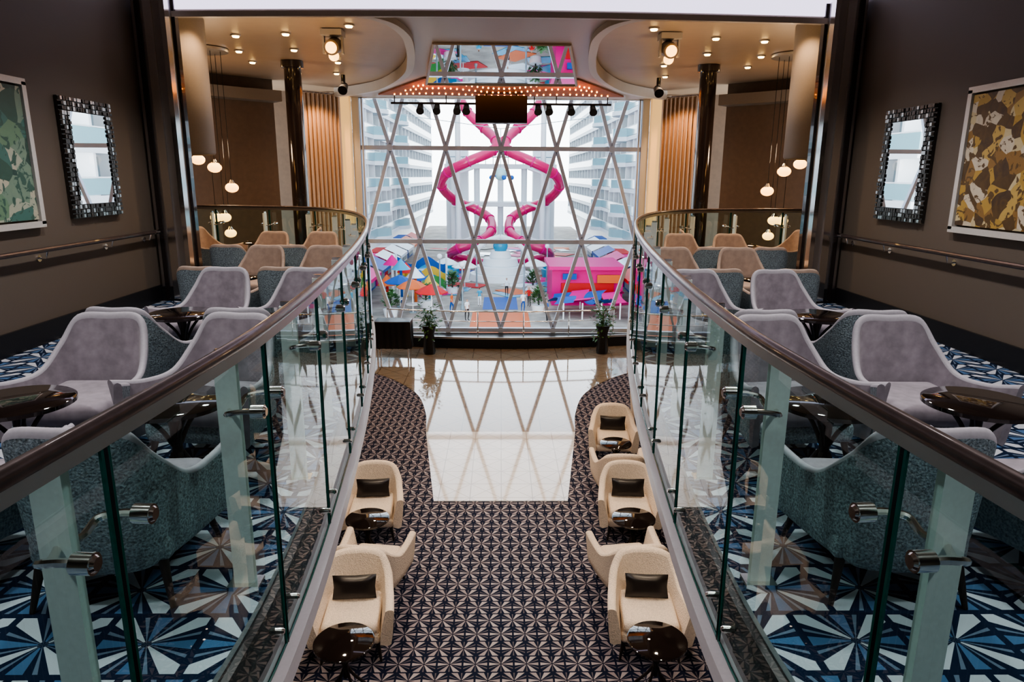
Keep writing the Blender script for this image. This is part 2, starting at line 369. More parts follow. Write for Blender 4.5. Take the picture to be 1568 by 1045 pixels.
# mirror slightly tilted, hung under the soffit
b = MB()
mp_ = [(-1.12, 12.1, 3.83), (1.12, 12.1, 3.83), (1.66, 16.0, 3.67), (-1.66, 16.0, 3.67)]
b.add(mp_+[(x, y, z+.02) for x, y, z in mp_], [(3, 2, 1, 0), (4, 5, 6, 7), (0, 1, 5, 4), (1, 2, 6, 5), (2, 3, 7, 6), (3, 0, 4, 7)], 'mirror')
for q in range(4): b.tube([mp_[q], mp_[(q+1) % 4]], .03, 'soff', 6)
b.obj("ceiling_mirror", smooth=0)
b = MB(); b.prism([(1.72, 16.15), (2.35, 17.4), (3.3, 19.4), (-3.3, 19.4), (-2.35, 17.4), (-1.72, 16.15)], 3.80, 3.835, 'redp'); b.obj("ceiling_panel", smooth=0)
b = MB()
for rr, (y0, dy, w) in enumerate(((16.5, .2, 1.7), (17.2, .4, 2.1), (18.0, .4, 2.4), (18.9, .2, 2.8))):
    for i in range(34):
        t = i/33*2-1
        b.sph((t*w, y0+dy*math.cos(t*5), 3.775), .02, 'bulbo', 8, 5)
b.obj("string_lights")
b = MB(); b.box((0, 20.45, 3.9), (8.4, .2, .16), 'framew'); b.obj("trim_3", smooth=0)

# ---------------------------------------------------------------- main window
def bar(b, x0, z0, x1, z1, w, k, y=20.5, d=.12):
    a = Vector((x0, 0, z0)); c = Vector((x1, 0, z1)); t = (c-a).normalized(); n = Vector((-t.z, 0, t.x))*w/2
    vs = []
    for yy in (y-d/2, y+d/2):
        for p in (a+n, a-n, c-n, c+n): vs.append((p.x, yy, p.z))
    b.add(vs, [(0, 1, 2, 3), (7, 6, 5, 4), (0, 4, 5, 1), (1, 5, 6, 2), (2, 6, 7, 3), (3, 7, 4, 0)], k)
win = empty("window_1", (0, 0, 0))
b = MB(); ZT = 3.85; rows = [2.48, -.19, -2.88]
for z in rows: bar(b, -4.2, z, 4.2, z, .12, 'frame', 20.47, .16)
for i in range(-2, 3):
    x = i*1.6
    for sx in (-1, 1):
        f = (ZT-2.48)/2.69
        bar(b, x, 2.48, x+sx*.8*f, ZT, .10, 'frame')
        bar(b, x, 2.48, x+sx*.8, -.19, .10, 'frame')
        bar(b, x+sx*.8, -.19, x, -2.88, .10, 'frame')
for sx in (-1, 1):
    bar(b, sx*4.12, -3.0, sx*4.12, ZT, .2, 'framew', 20.45, .3)
    bar(b, sx*3.95, -3.0, sx*3.95, ZT, .05, 'frame', 20.45, .2)
for i in range(-2, 3):
    for z in (2.48, -2.88): b.cyl((i*1.6, 20.36, z), (i*1.6, 20.58, z), .1, .1, 'frame', 12)
for i in (-2.4, -.8, .8, 2.4): b.cyl((i, 20.36, -.19), (i, 20.58, -.19), .1, .1, 'frame', 12)
b.obj("lattice", win, smooth=0)
b = MB(); b.add([(-4.2, 20.56, -2.95), (4.2, 20.56, -2.95), (4.2, 20.56, 3.9), (-4.2, 20.56, 3.9)], [(0, 1, 2, 3)], 'wglass'); b.obj("pane", win, smooth=0)
sill = [(x, 20.2-.55*math.cos(x/4.2*math.pi/2)) for x in [-4.15+8.3*i/24 for i in range(25)]]
b = MB(); b.prism(sill+[(4.15, 20.35), (-4.15, 20.35)], LOW, -2.95, 'black'); b.sweep(sill, -.02, .04, -2.99, -2.93, 'steel'); b.obj("window_sill_bench", smooth=.5)
b = MB()
ins = offs(sill, -.2)
b.tube([(x, y, -2.2) for x, y in ins[2:-2]], .022, 'chrome'); b.tube([(x, y, -2.5) for x, y in ins[2:-2]], .012, 'chrome')
for i in range(2, 23, 4):
    x, y = ins[i]; b.cyl((x, y, -2.95), (x, y, -2.2), .018, .018, 'chrome', 8)
b.obj("window_guard_rail")

# ---------------------------------------------------------------- glass railings
def railing(path, s, name, joints, post_side):
    root = empty(name)
    cum = [0]
    for a, c in zip(path, path[1:]): cum.append(cum[-1]+math.dist(a, c))
    def at(d):
        d = max(0, min(d, cum[-1]-1e-4))
        for i in range(len(path)-1):
            if cum[i+1] >= d:
                t = (d-cum[i])/(cum[i+1]-cum[i]); a, c = path[i], path[i+1]
                l = math.dist(a, c); return (a[0]+(c[0]-a[0])*t, a[1]+(c[1]-a[1])*t), ((c[0]-a[0])/l, (c[1]-a[1])/l)
    g = MB(); e = MB(); p = MB(); h = MB()
    h.tube([(x, y, HR) for x, y in path], [.023]*len(path), 'brown', 14)
    h.sweep(path, -.012, .012, HR-.055, HR-.018, 'steel'); h.obj("handrail", root)
    js = joints+[cum[-1]]
    prev = 0.0; zt = HR-.05
    for j in js:
        n = max(2, int((j-prev)/.15)); pts = [at(prev+.012+(j-prev-.024)*i/n)[0] for i in range(n+1)]
        g.strip(pts, -.26, zt, 'glass')
        for q in (pts[0], pts[-1]): e.cyl((q[0], q[1], -.26), (q[0], q[1], zt), .007, .007, 'edge', 6)
        e.tube([(x, y, -.26) for x, y in pts], .006, 'edge', 6)
        prev = j
    g.obj("glass", root, smooth=0)
    for j in joints:
        (x, y), (tx, ty) = at(j); nx, ny = ty*post_side, -tx*post_side
        px, py = x+nx*.15, y+ny*.15; ang = math.atan2(ty, tx)
        p.box((px, py, .45), (.03, .085, 1.14), 'postw', ang)
        p.box((px, py, .02), (.09, .13, .035), 'chrome', ang)
        p.box((px, py, HR-.13), (.02, .07, .10), 'chrome', ang)
        e.cyl((x, y, -.26), (x, y, zt), .009, .009, 'black', 6)
        for z in (.83, -.12):
            for sd in (-1, 1):
                bx, by = x+tx*.12*sd, y+ty*.12*sd
                path3 = [(px, py, z-.03), (px-nx*.02+tx*.06*sd, py-ny*.02+ty*.06*sd, z-.035), (px+tx*.11*sd-nx*.03, py+ty*.11*sd-ny*.03, z-.012), (bx+nx*.06, by+ny*.06, z), (bx, by, z)]
                if z > 0: p.tube([tuple(v) for v in catmull(path3, 4)], .011, 'chrome', 8)
                R_ = .027 if z > 0 else .016
                p.cyl((bx+nx*.024, by+ny*.024, z), (bx-nx*.024, by-ny*.024, z), R_, R_, 'chrome', 16)
                p.cyl((bx-nx*.024, by-ny*.024, z), (bx-nx*.032, by-ny*.032, z), R_*.8, R_*.6, 'chrome', 16)
    e.obj("joint_edges", root); p.obj("posts_and_clamps", root)
for s in (-1, 1):
    path = [(s*x, y) for x, y in rail_pts]
    L = sum(math.dist(a, c) for a, c in zip(path, path[1:]))
    js = [1.24+1.04*i for i in range(30) if 1.24+1.04*i < L-.4]
    railing(path, s, "glass_railing", js, s)
railing([(-1.0, .25), (0, .2), (1.0, .25)], 1, "bridge_railing", [], 1)

# ---------------------------------------------------------------- wall handrails, mirrors, paintings
for s in (-1, 1):
    b = MB()
    b.tube([(s*4.60, -1, .95), (s*4.60, 9.2, .95)], .026, 'brown', 10)
    b.cyl((s*4.60, 9.2, .95), (s*4.60, 9.34, .95), .03, .03, 'chrome', 10)
    for y in (1, 2.2, 3.4, 4.6, 5.8, 7.0, 8.2, 9.1):
        b.tube([(s*4.70, y, .86), (s*4.62, y, .86), (s*4.60, y, .93)], .01, 'chrome', 8)
        b.cyl((s*4.70, y, .86), (s*4.685, y, .86), .035, .035, 'chrome', 14)
    b.obj("wall_handrail")
    b = MB(); y0, y1, z0, z1 = 7.62, 8.58, 1.22, 2.5
    b.box((s*4.68, (y0+y1)/2, (z0+z1)/2), (.03, y1-y0, z1-z0), 'mosaicB')
    b.box((s*4.655, (y0+y1)/2, (z0+z1)/2), (.02, y1-y0-.30, z1-z0-.30), 'mirror')
    t = .048
    ny, nz = int((y1-y0)/t), int((z1-z0)/t)
    for i in range(ny):
        for j in range(nz):
            if min(i, ny-1-i) < 3 or min(j, nz-1-j) < 3:
                k = 'mosaicA' if random.random() < .22 else 'mosaicB'
                b.box((s*(4.655-random.random()*.014), y0+(i+.5)*(y1-y0)/ny, z0+(j+.5)*(z1-z0)/nz), (.03, .042*random.uniform(.7, 1), .042*random.uniform(.7, 1)), k)
    b.obj("mosaic_wall_mirror", smooth=0)
    b = MB(); y0, y1, z0, z1 = 5.75, 7.08, 1.2, 2.56
    kk = 'paintG' if s < 0 else 'paintO'
    b.box((s*4.665, (y0+y1)/2, (z0+z1)/2), (.03, y1-y0-.1, z1-z0-.1), kk)
    for zz in (z0, z1): b.box((s*4.665, (y0+y1)/2, zz), (.06, y1-y0+.06, .06), 'pframe')
    for yy in (y0, y1): b.box((s*4.665, yy, (z0+z1)/2), (.06, .06, z1-z0), 'pframe')
    b.obj("framed_painting", smooth=0)

# ---------------------------------------------------------------- chairs & tables
def chair_mesh(inner, outer, rim, pillow, low=False):
    b = MB()
    if low:
        plan = [(-.39, -.37), (-.375, -.17), (-.35, .05), (-.31, .22), (-.22, .31), (0, .335), (.22, .31), (.31, .22), (.35, .05), (.375, -.17), (.39, -.37)]
        top = [.61, .575, .575, .68, .80, .83, .80, .68, .575, .575, .61]; FL = .22
    else:
        plan = [(-.42, -.37), (-.375, -.17), (-.325, .05), (-.27, .21), (-.195, .30), (0, .32), (.195, .30), (.27, .21), (.325, .05), (.375, -.17), (.42, -.37)]
        top = [.60, .545, .55, .70, .855, .865, .855, .70, .55, .545, .60]; FL = .20
    C = catmull([(p[0], p[1], h) for p, h in zip(plan, top)], 6)
    pl = [(c.x, c.y) for c in C]; H = [c.z for c in C]
    n = len(pl)
    def row(off, zf, flare):
        q = offs(pl, off); out = []
        for i in range(n):
            h = H[i]; z = .20+(h-.20)*zf
            fx = flare*(h-.2)*zf
            out.append((q[i][0]*(1+fx*FL)*.93, q[i][1]*(1+fx*.22), z))
        return out
    T = .042 if low else .022
    outer_rows = [row(0, 0, 1), row(-T*.8, .05, 1), row(-T, .3, 1), row(-T, .65, 1), row(-T, .95, 1)]
    rim_rows = [row(-T, .95, 1), row(-T*.8, .985, 1), row(-T*.4, 1.003, 1), row(0, 1.01, 1), row(T*.4, 1.003, 1), row(T*.8, .985, 1), row(T, .95, 1)]
    inner_rows = [row(T, .95, 1), row(T*1.5, .6, 1), row(T*1.9, .3, 1), row(T*1.9, .05, 1)]
    b.loft(outer_rows, outer, False); b.loft(rim_rows, rim, False); b.loft(inner_rows, inner, False)
    for idx in (0, n-1):
        loop = [r[idx] for r in outer_rows]+[r[idx] for r in rim_rows[1:]]+[r[idx] for r in inner_rows[1:]]
        b.add(loop, [tuple(range(len(loop)))], inner)
    b.rbox((0, -.05, .26), (.58, .60, .13), outer, .04)
    b.rbox((0, -.07, .375), (.55, .60, .14), inner, .06, 4)
    for sx in (-1, 1):
        for sy in (-1, 1):
            b.cyl((sx*.25, -.03+sy*.25, .22), (sx*.29, -.03+sy*.3, 0), .024, .012, 'leg', 8)
    if pillow:
        R = Matrix.Rotation(math.radians(-18), 3, 'X')
        N = 10
        for face in (1, -1):
            g = []
            for i in range(N+1):
                for j in range(N+1):
                    u, v = i/N*2-1, j/N*2-1
                    th = .055*((1-u**4)*(1-v**4))**.6
                    p = R@Vector((u*.22*(1-.06*(1-abs(v))), face*th, v*.12*(1-.06*(1-abs(u)))))
                    g.append((p.x, p.y+.08, p.z+.57))
            fs = []
            for i in range(N):
                for j in range(N):
                    fs.append((i*(N+1)+j, (i+1)*(N+1)+j, (i+1)*(N+1)+j+1, i*(N+1)+j+1))
            b.add(g, fs, 'pillow')
    me = bpy.data.meshes.new("lounge_chair"); me.from_pydata(b.v, [], b.f); me.update()
    for k in b.mats: me.materials.append(M[k])
    me.polygons.foreach_set("material_index", b.mi); me.shade_smooth(); me.set_sharp_from_angle(angle=.9)
    return me
CH_UP = chair_mesh('velvet', 'fab', 'pipe', False)
CH_FAR = chair_mesh('vfar', 'fab', 'vfar', False)
CH_LO = chair_mesh('vtan', 'vtan', 'vtan', True, True)
CH_LOB = chair_mesh('vtan', 'vtan', 'vtan', False, True)
def table_mesh(r=.27, h=.58):
    b = MB()
    b.lathe((0, 0, 0), [(r-.02, h-.035), (r, h-.028), (r, h-.008), (r-.012, h)], 'ttop', 40)
    b.lathe((0, 0, 0), [(.13, h-.05), (.13, h-.036)], 'leg', 20)
    b.cyl((0, 0, .2), (0, 0, h-.04), .025, .03, 'leg', 12)
    for i in range(4):
        a = math.pi/4+i*math.pi/2
        pts = [(0.02*math.cos(a), .02*math.sin(a), .3), (.08*math.cos(a), .08*math.sin(a), .18), (.2*math.cos(a), .2*math.sin(a), .012)]
        b.tube([tuple(v) for v in catmull(pts, 4)], .014, 'leg', 8)
        pts = [(0.02*math.cos(a), .02*math.sin(a), .34), (.07*math.cos(a), .07*math.sin(a), .44), (.16*math.cos(a), .16*math.sin(a), h-.035)]
        b.tube([tuple(v) for v in catmull(pts, 4)], .012, 'leg', 8)
    me = bpy.data.meshes.new("round_side_table"); me.from_pydata(b.v, [], b.f); me.update()
    for k in b.mats: me.materials.append(M[k])
    me.polygons.foreach_set("material_index", b.mi); me.shade_smooth(); me.set_sharp_from_angle(angle=.6)
    return me
TB = table_mesh()
def chair(me, x, y, z, deg, sc=1.0): place(me, "lounge_chair", (x, y, z), math.radians(deg), None, sc)
def table(x, y, z, sc=1.0): place(TB, "round_side_table", (x, y, z), 0, None, sc)
groups = [(1.62, 2.42, 1.76, 2.54, 2.68, 3.34, 4.03), (1.84, 2.64, 1.90, 2.70, 4.97, 5.63, 6.29), (2.20, 3.0, 2.24, 3.04, 7.14, 7.8, 8.46), (2.80, 3.58, 2.87, 3.65, 9.34, 10.0, 10.66)]
for s in (-1, 1):
    for gi, (a1, a2, f1, f2, yb, yt, yf) in enumerate(groups):
        for q, (xb_, xf_) in enumerate(((a1, f1), (a2, f2))):
            cm = CH_UP if gi < 2 else CH_FAR
            chair(cm, s*xf_, yf, 0, random.uniform(-5, 5)+s*4, .95)
            chair(cm, s*xb_, yb, 0, 180+random.uniform(-5, 5), .93)
            table(s*(xb_+xf_)/2, yt, 0)
    chair(CH_FAR, s*4.87, 11.75, 0, -s*80, .95); table(s*4.15, 11.85, 0); chair(CH_FAR, s*3.43, 11.75, 0, s*80, .95)
    chair(CH_LO, s*1.60, 6.58, LOW, -s*4, 1.08); table(s*1.52, 5.76, LOW, 1.08)
    chair(CH_LOB, s*1.58, 7.48, LOW, 180+s*8, 1.04); table(s*1.76, 8.23, LOW, 1.06); chair(CH_LO, s*1.84, 9.03, LOW, -s*4, 1.08)
chair(CH_LOB, 1.9, 10.15, LOW, 178, 1.04); table(1.97, 10.93, LOW); chair(CH_LO, 2.05, 11.74, LOW, -6, 1.06)
chair(CH_LOB, 3.1, 13.3, LOW, 60)

# ---------------------------------------------------------------- fixtures
b = MB(); pos = []
for s in (-1, 1):
    for x, y in ((2.6, 10.5), (3.4, 10.9), (4.2, 10.7), (2.4, 11.6), (3.6, 12.3), (4.5, 12.5), (5.6, 12.5), (3.0, 13.6), (3.9, 13.8), (5.0, 14.0), (3.4, 15.2), (5.2, 15.3), (3.8, 16.8), (6.4, 13.6)):
        b.lathe((s*x, y, 3.975), [(.075, 0), (.085, .0), (.085, .02)], 'steel', 16); b.lathe((s*x, y, 3.955), [(.05, 0), (.06, .02)], 'bulb', 14)
        pos.append((s*x, y))
b.obj("ceiling_downlights")
for s in (-1, 1):
    b = MB()
    x, y = s*2.75, 12.0
    b.box((x, y, 3.94), (.34, .3, .09), 'lip'); b.box((x-.15, y, 3.78), (.03, .1, .3), 'lip'); b.box((x+.15, y, 3.78), (.03, .1, .3), 'lip')
    b.cyl((x, y+.12, 3.78), (x, y-.16, 3.70), .13, .12, 'drum', 20); b.cyl((x, y-.161, 3.70), (x, y-.175, 3.695), .09, .09, 'globe', 20)
    b.sph((x, y, 3.60), .085, 'globe', 16, 10); b.obj("ceiling_spotlight_fixture")
    b = MB(); x, y = s*3.7, 17.0
    b.cyl((x, y, 3.98), (x, y, 3.8), .05, .05, 'black'); b.cyl((x, y+.1, 3.75), (x, y-.12, 3.62), .09, .11, 'black'); b.obj("ceiling_spotlight_fixture")
    b = MB()
    for px_, dy, z, r in ((5.80, 0, 1.97, .125), (5.54, .1, 1.83, .13), (5.28, .2, 1.45, .125), (5.72, .4, .86, .115), (5.43, .1, .88, .12), (5.50, .5, .54, .115)):
        px, py = s*px_, 13.6+dy
        b.cyl((px, py, z), (px, py, 3.96), .006, .006, 'black', 6); b.sph((px, py, z), r, 'globe', 18, 10, (1, 1, .75)); b.cyl((px, py, z+r*.65), (px, py, z+r*1.2), .06, .025, 'chrome', 12)
    b.lathe((s*5.6, 13.8, 3.94), [(.45, 0), (.45, .045)], 'steel', 30)
    b.obj("pendant_lamp_cluster")
b = MB(); b.box((0, 18.9, 3.40), (1.35, .4, .68), 'black'); b.box((0, 18.68, 3.40), (1.2, .04, .56), 'black'); b.cyl((-.4, 18.9, 3.7), (-.4, 18.9, 3.79), .03, .03, 'black'); b.cyl((.4, 18.9, 3.7), (.4, 18.9, 3.79), .03, .03, 'black')
b.obj("ceiling_speaker_housing")
b = MB(); b.cyl((-3, 19.6, 3.62), (3, 19.6, 3.62), .03, .03, 'black')
for x in (-2.9, -1.5, 0.9, 1.5, 2.9): b.cyl((x, 19.6, 3.62), (x, 19.6, 3.83), .015, .015, 'black')
for x in (-2.2, -1.75, -1.2, -.95, 1.0, 1.3, 1.9, 2.5):
    b.cyl((x, 19.66, 3.56), (x, 19.44, 3.40), .08, .11, 'black', 14); b.cyl((x, 19.6, 3.62), (x, 19.6, 3.52), .02, .02, 'black', 8)
b.obj("stage_light_bar")
b = MB(); x, y = -2.98, 18.6
b.rbox((x, y, LOW+1.08), (1.0, .6, .06), 'black', .02)
rings = []
for z, a in ((LOW+1.08, 0), (LOW+.6, .015), (LOW+.35, .03)):
    ring = []
    for i in range(80):
        t = i/80*2*math.pi; c, s_ = math.cos(t), math.sin(t)
        k = 1/max(abs(c), abs(s_)); k = min(k, 1.36)
        w = 1+a*math.sin(i*1.6)*2
        ring.append((x+.5*c*k*w, y+.3*s_*k*w, z))
    rings.append(ring)
b.loft(rings, 'black')
for sx in (-1, 1):
    for sy in (-1, 1): b.cyl((x+sx*.42, y+sy*.24, LOW+.012), (x+sx*.42, y+sy*.24, LOW+1.06), .02, .02, 'steel', 8)
b.obj("draped_cocktail_table")
for x, y in ((-2.05, 19.1), (2.95, 19.2)):
    b = MB(); b.lathe((x, y, LOW), [(.16, .012), (.18, .1), (.14, .6), (.2, .8), (.21, .85), (.17, .84)], 'black', 20)
    for i in range(260):
        a = random.uniform(0, 6.28); r = random.uniform(.03, .34); zz = LOW+.85+random.uniform(-.55, .6)*(1 if r > .2 else .6)+.15
        if r < .22 and zz < LOW+.85: zz = LOW+.9
        c = Vector((x+r*math.cos(a), y+r*math.sin(a), zz)); d = Vector((math.cos(a), math.sin(a), random.uniform(-.9, .7))).normalized()*random.uniform(.08, .16)
        w = Vector((-math.sin(a), math.cos(a), random.uniform(-.4, .4)))*.035
        b.add([c, c+d*.5+w, c+d, c+d*.5-w], [(0, 1, 2, 3)], 'leaf')
    for i in range(14):
        a = i*.45; b.tube([(x, y, LOW+.82), (x+.12*math.cos(a), y+.12*math.sin(a), LOW+1.15), (x+.27*math.cos(a), y+.27*math.sin(a), LOW+1.05-.3*random.random())], .005, 'leaf', 5)
    b.obj("potted_trailing_plant")

# ---------------------------------------------------------------- exterior
DK = -9.3
b = MB(); b.box((0, 92, DK-.15), (32, 130, .3), 'deck')
b.box((0, 51.5, DK+.01), (4.6, 9, .02), 'orange'); b.box((0, 60, DK+.012), (3.0, 6, .02), 'blue')
rr = random.Random(3)
for i in range(70):
    b.box((rr.uniform(-10, 10), rr.uniform(64, 112), DK+.02+i*.0008), (rr.uniform(1.2, 3.5), rr.uniform(1.5, 4.5), .04), rr.choice(['cyan', 'mag', 'blue', 'cyan', 'mag', 'white', 'red', 'deck', 'orange']), rr.uniform(0, 1.5))
b.obj("boardwalk_deck_ground", smooth=0)
b = MB(); b.box((0, 520, -28), (2400, 700, .5), 'sea'); b.obj("sea_ground", smooth=0)
cols = ['red', 'blue', 'orange', 'cyan', 'white', 'yellow', 'mag', 'green']
for s in (-1, 1):
    b = MB()
    X = 15.5
    b.box((s*(X+2.2), 95, 6), (2, 110, 31), 'white')
    for lv in range(8):
        z = -5.6+lv*2.9
        b.box((s*(X+.2), 95, z), (2.4, 110, .45), 'white')
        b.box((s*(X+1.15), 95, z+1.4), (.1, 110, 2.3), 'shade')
        b.box((s*(X-.95), 95, z+.75), (.06, 110, .95), 'bglass'); b.box((s*(X-.95), 95, z+1.28), (.1, 110, .08), 'white')
        for q in range(28): b.box((s*(X+.2), 42+q*4, z+1.4), (2.2, .25, 2.6), 'white')
    for yc in (66, 84, 102):
        for lv in range(8):
            z = -5.6+lv*2.9
            b.lathe((s*(X+.2), yc, z), [(2.6, -.24), (2.6, .24)], 'white', 24); b.lathe((s*(X+.2), yc, z), [(2.5, .24), (2.5, 1.2)], 'bglass', 24)
    b.obj("ship_balcony_block", smooth=.5)
    b = MB()
    XS = [-4.9, -3.9, -1.9, -.6, -.9, -3.6, -6.0, -6.9, -5.5, -3.0, -1.3, -1.1, -2.3, -4.8, -5.8, -4.1, -2.0]
    ZS = [10.8, 9.0, 7.1, 5.7, 4.5, 3.3, 2.1, .6, -1.2, -2.3, -3.4, -4.6, -5.6, -6.4, -7.4, -8.3, -8.6]
    YS = [85, 84, 83, 81, 80, 79, 80, 82, 85, 86, 85, 82, 80, 79, 81, 84, 83]
    pts = catmull([(-s*x*1.0 if s > 0 else x, y, z) for x, y, z in zip(XS, YS, ZS)], 8)
    b.tube(pts, .56, 'pink', 14)
    for i in range(0, len(pts), 8):
        if i and i < len(pts)-1:
            t = (pts[i+1]-pts[i-1]).normalized(); b.tube([pts[i]-t*.08, pts[i]+t*.08], .64, 'mag', 14)
    b.cyl((s*5.0, 82.8, DK), (s*5.0, 82.8, 11), .35, .3, 'white', 14)
    for z in (2, -2, -6): b.cyl((s*5.0, 82.8, z), (s*3.2, 82.8, z+.6), .14, .14, 'white')
    b.obj("spiral_water_slide")
    b = MB()
    for i in range(9):
        y = 48+i*6; k = ['red', 'blue', 'white', 'cyan', 'white', 'orange', 'mag', 'white'][(i*3+(2 if s > 0 else 0)) % 8]; k2 = ['white', 'red', 'blue', 'white', 'mag'][(i*2+1) % 5]
        b.box((s*13.6, y, DK+1.4), (2.0, 5.4, 2.8), k2)
        xa, xb = s*12.7, s*10.9
        b.add([(xa, y-2.6, DK+3.2), (xa, y+2.6, DK+3.2), (xb, y+2.6, DK+2.4), (xb, y-2.6, DK+2.4), (xb, y+2.6, DK+2.1), (xb, y-2.6, DK+2.1)], [(0, 1, 2, 3), (3, 2, 4, 5)], k)
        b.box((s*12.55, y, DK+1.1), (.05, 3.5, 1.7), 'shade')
    b.obj("shopfront_row", smooth=0)
b = MB()
b.box((7.6, 62, DK+1.6), (6.2, 6, 3.2), 'mag'); b.prism([(4.2, 58.4), (10.8, 58.4), (10.8, 65.4), (4.2, 65.4)], DK+3.2, DK+3.5, 'mag')
b.box((7.6, 58.9, DK+1.2), (4.6, .2, 1.6), 'red'); b.box((9.4, 58.7, DK+2.4), (2.0, .2, .7), 'orange'); b.box((6, 58.7, DK+2.6), (1.2, .2, .5), 'blue')
for i in range(4):
    wave = [(5.0+i*1.5+.35*math.sin(j*.6), 53.0+j*.35) for j in range(14)]
    rings = [[(x-.75, y, DK+1.2+.35*math.sin(j*.5+i)), (x+.75, y, DK+1.35+.35*math.sin(j*.5+i))] for j, (x, y) in enumerate(wave)]
    b.loft(rings, 'blue' if i % 2 == 0 else 'mag', False)
    for j in (0, 13): b.cyl((wave[j][0], wave[j][1], DK), (wave[j][0], wave[j][1], DK+1.3), .06, .06, 'white', 8)
b.obj("magenta_pavilion", smooth=.5)
b = MB()
for i in range(7):
    px, py = -10.0+(i % 4)*1.25, 60+(i//4)*3.2; hgt = 1.6+.7*((i*2) % 3)
    b.cyl((px, py, DK), (px, py, DK+hgt), .14, .12, cols[i], 12); b.lathe((px, py, DK+hgt), [(.85, 0), (.5, .35), (.05, .9)], cols[(i+2) % 7], 16)
for i in range(3):
    rings = [[(-10.2+j*.35, 66.5+i*.5, DK+.3+i*.9+.4*math.sin(j*.7+i)), (-10.2+j*.35, 66.5+i*.5, DK+1.1+i*.9+.4*math.sin(j*.7+i))] for j in range(15)]
    b.loft(rings, ('green', 'yellow', 'blue')[i], False)
for x in (-10.2, -5.3): b.cyl((x, 67, DK), (x, 67, DK+3.6), .1, .1, 'white', 8)
b.obj("colourful_play_structure")
for s in (-1, 1):
    b = MB()
    b.lathe((s*7.6, 77, DK), [(2.9, 0), (3.0, .9), (2.75, .95), (2.7, .7)], 'cyan', 36); b.lathe((s*7.6, 77, DK+.6), [(2.68, 0), (2.68, .08)], 'blue', 36)
    b.obj("splash_pool")
b = MB()
for r, z in ((3.4, 0), (2.7, .8), (1.9, 1.6), (1.1, 2.4)):
    b.lathe((0, 74, DK+z), [(r, 0), (r+.08, .15), (r-.1, .8)], 'white', 32)
for sx in (-1, 1):
    b.tube([tuple(v) for v in catmull([(sx*3.6, 73, DK), (sx*3.2, 73, DK+2.5), (sx*1.6, 73, DK+4.2), (0, 73, DK+4.8)], 6)], .25, 'white', 10)
b.sph((0, 74, DK+3.7), .8, 'cyan')
b.obj("tiered_fountain")
b = MB()
b.box((0, 96, 3), (15, 4, .6), 'white'); b.box((0, 96, -2), (13, 4, .6), 'white')
for x in (-6.5, -3.2, 0, 3.2, 6.5): b.cyl((x, 95, DK), (x, 95, 3), .4, .4, 'white', 14)
for x in (-6, 6): b.box((x, 98, -2), (3, 3, 14.6), 'white')
b.tube([(-7, 93.9, 4.2), (7, 93.9, 4.2)], .07, 'shade')
for i in range(15): b.cyl((-7+i, 93.9, 3.3), (-7+i, 93.9, 4.2), .05, .05, 'shade', 6)
b.obj("slide_tower_platform")
b = MB(); b.sph((0, 60, 1.9), .55, 'bglass', 20, 12)
for i in range(5):
    a = i*1.256; b.cyl((0, 60, 1.9), (.95*math.cos(a), 60+.95*math.sin(a), 1.6), .05, .05, 'blue'); b.sph((.95*math.cos(a), 60+.95*math.sin(a), 1.6), .2, 'blue')
b.tube([(-14.3, 60, 9), (-8, 60, 6.6), (0, 60, 5.6), (8, 60, 6.6), (14.3, 60, 9)], .03, 'shade'); b.cyl((0, 60, 2.3), (0, 60, 5.6), .03, .03, 'shade'); b.obj("hanging_orb_lamp")
for x, y, k in ((-3.6, 68.5, 'white'), (-7.2, 55.5, 'orange'), (-8.6, 58, 'blue'), (-5.4, 53, 'red'), (3.6, 70, 'white'), (6.0, 71, 'white'), (-5.6, 71, 'white'), (8.4, 69, 'cyan')):
    b = MB(); b.cyl((x, y, DK), (x, y, DK+2.5), .05, .05, 'white', 8)
    b.lathe((x, y, DK+2.1), [(1.3, 0), (1.3, .06), (.7, .42), (.04, .68)], k, 8); b.lathe((x, y, DK), [(.6, .7), (.6, .76)], 'white', 16); b.lathe((x, y, DK), [(.3, 0), (.3, .08)], 'shade', 14); b.obj("deck_parasol", smooth=.2)
for x, y in ((3.2, 56), (-6.4, 58), (-4.6, 65), (3.2, 66.5), (-8.8, 54)):
    b = MB(); b.lathe((x, y, DK), [(.5, 0), (.6, .6), (.5, .6)], 'white', 18)
    for i in range(160):
        a = random.uniform(0, 6.28); e = random.uniform(-.1, 1.4); r = random.uniform(.5, .9)
        c = Vector((x+r*math.cos(a)*math.cos(e)*.7, y+r*math.sin(a)*math.cos(e)*.7, DK+.8+r*math.sin(e)*1.5)); d = Vector((math.cos(a), math.sin(a), .6))*.35; w = Vector((-math.sin(a), math.cos(a), 0))*.12
        b.add([c, c+d*.5+w, c+d, c+d*.5-w], [(0, 1, 2, 3)], 'leaf')
    b.cyl((x, y, DK+.5), (x, y, DK+1.6), .08, .05, 'leg'); b.obj("deck_planter_shrub")
for x, y in ((-3.2, 57), (2.2, 63), (-5.6, 63), (5.0, 73), (-2.4, 69)):
    b = MB(); b.cyl((x, y, DK), (x, y, DK+3.6), .09, .06, 'shade', 10); b.sph((x, y, DK+3.8), .25, 'white'); b.cyl((x, y, DK), (x, y, DK+.3), .18, .14, 'shade', 12); b.obj("deck_lamp_post")

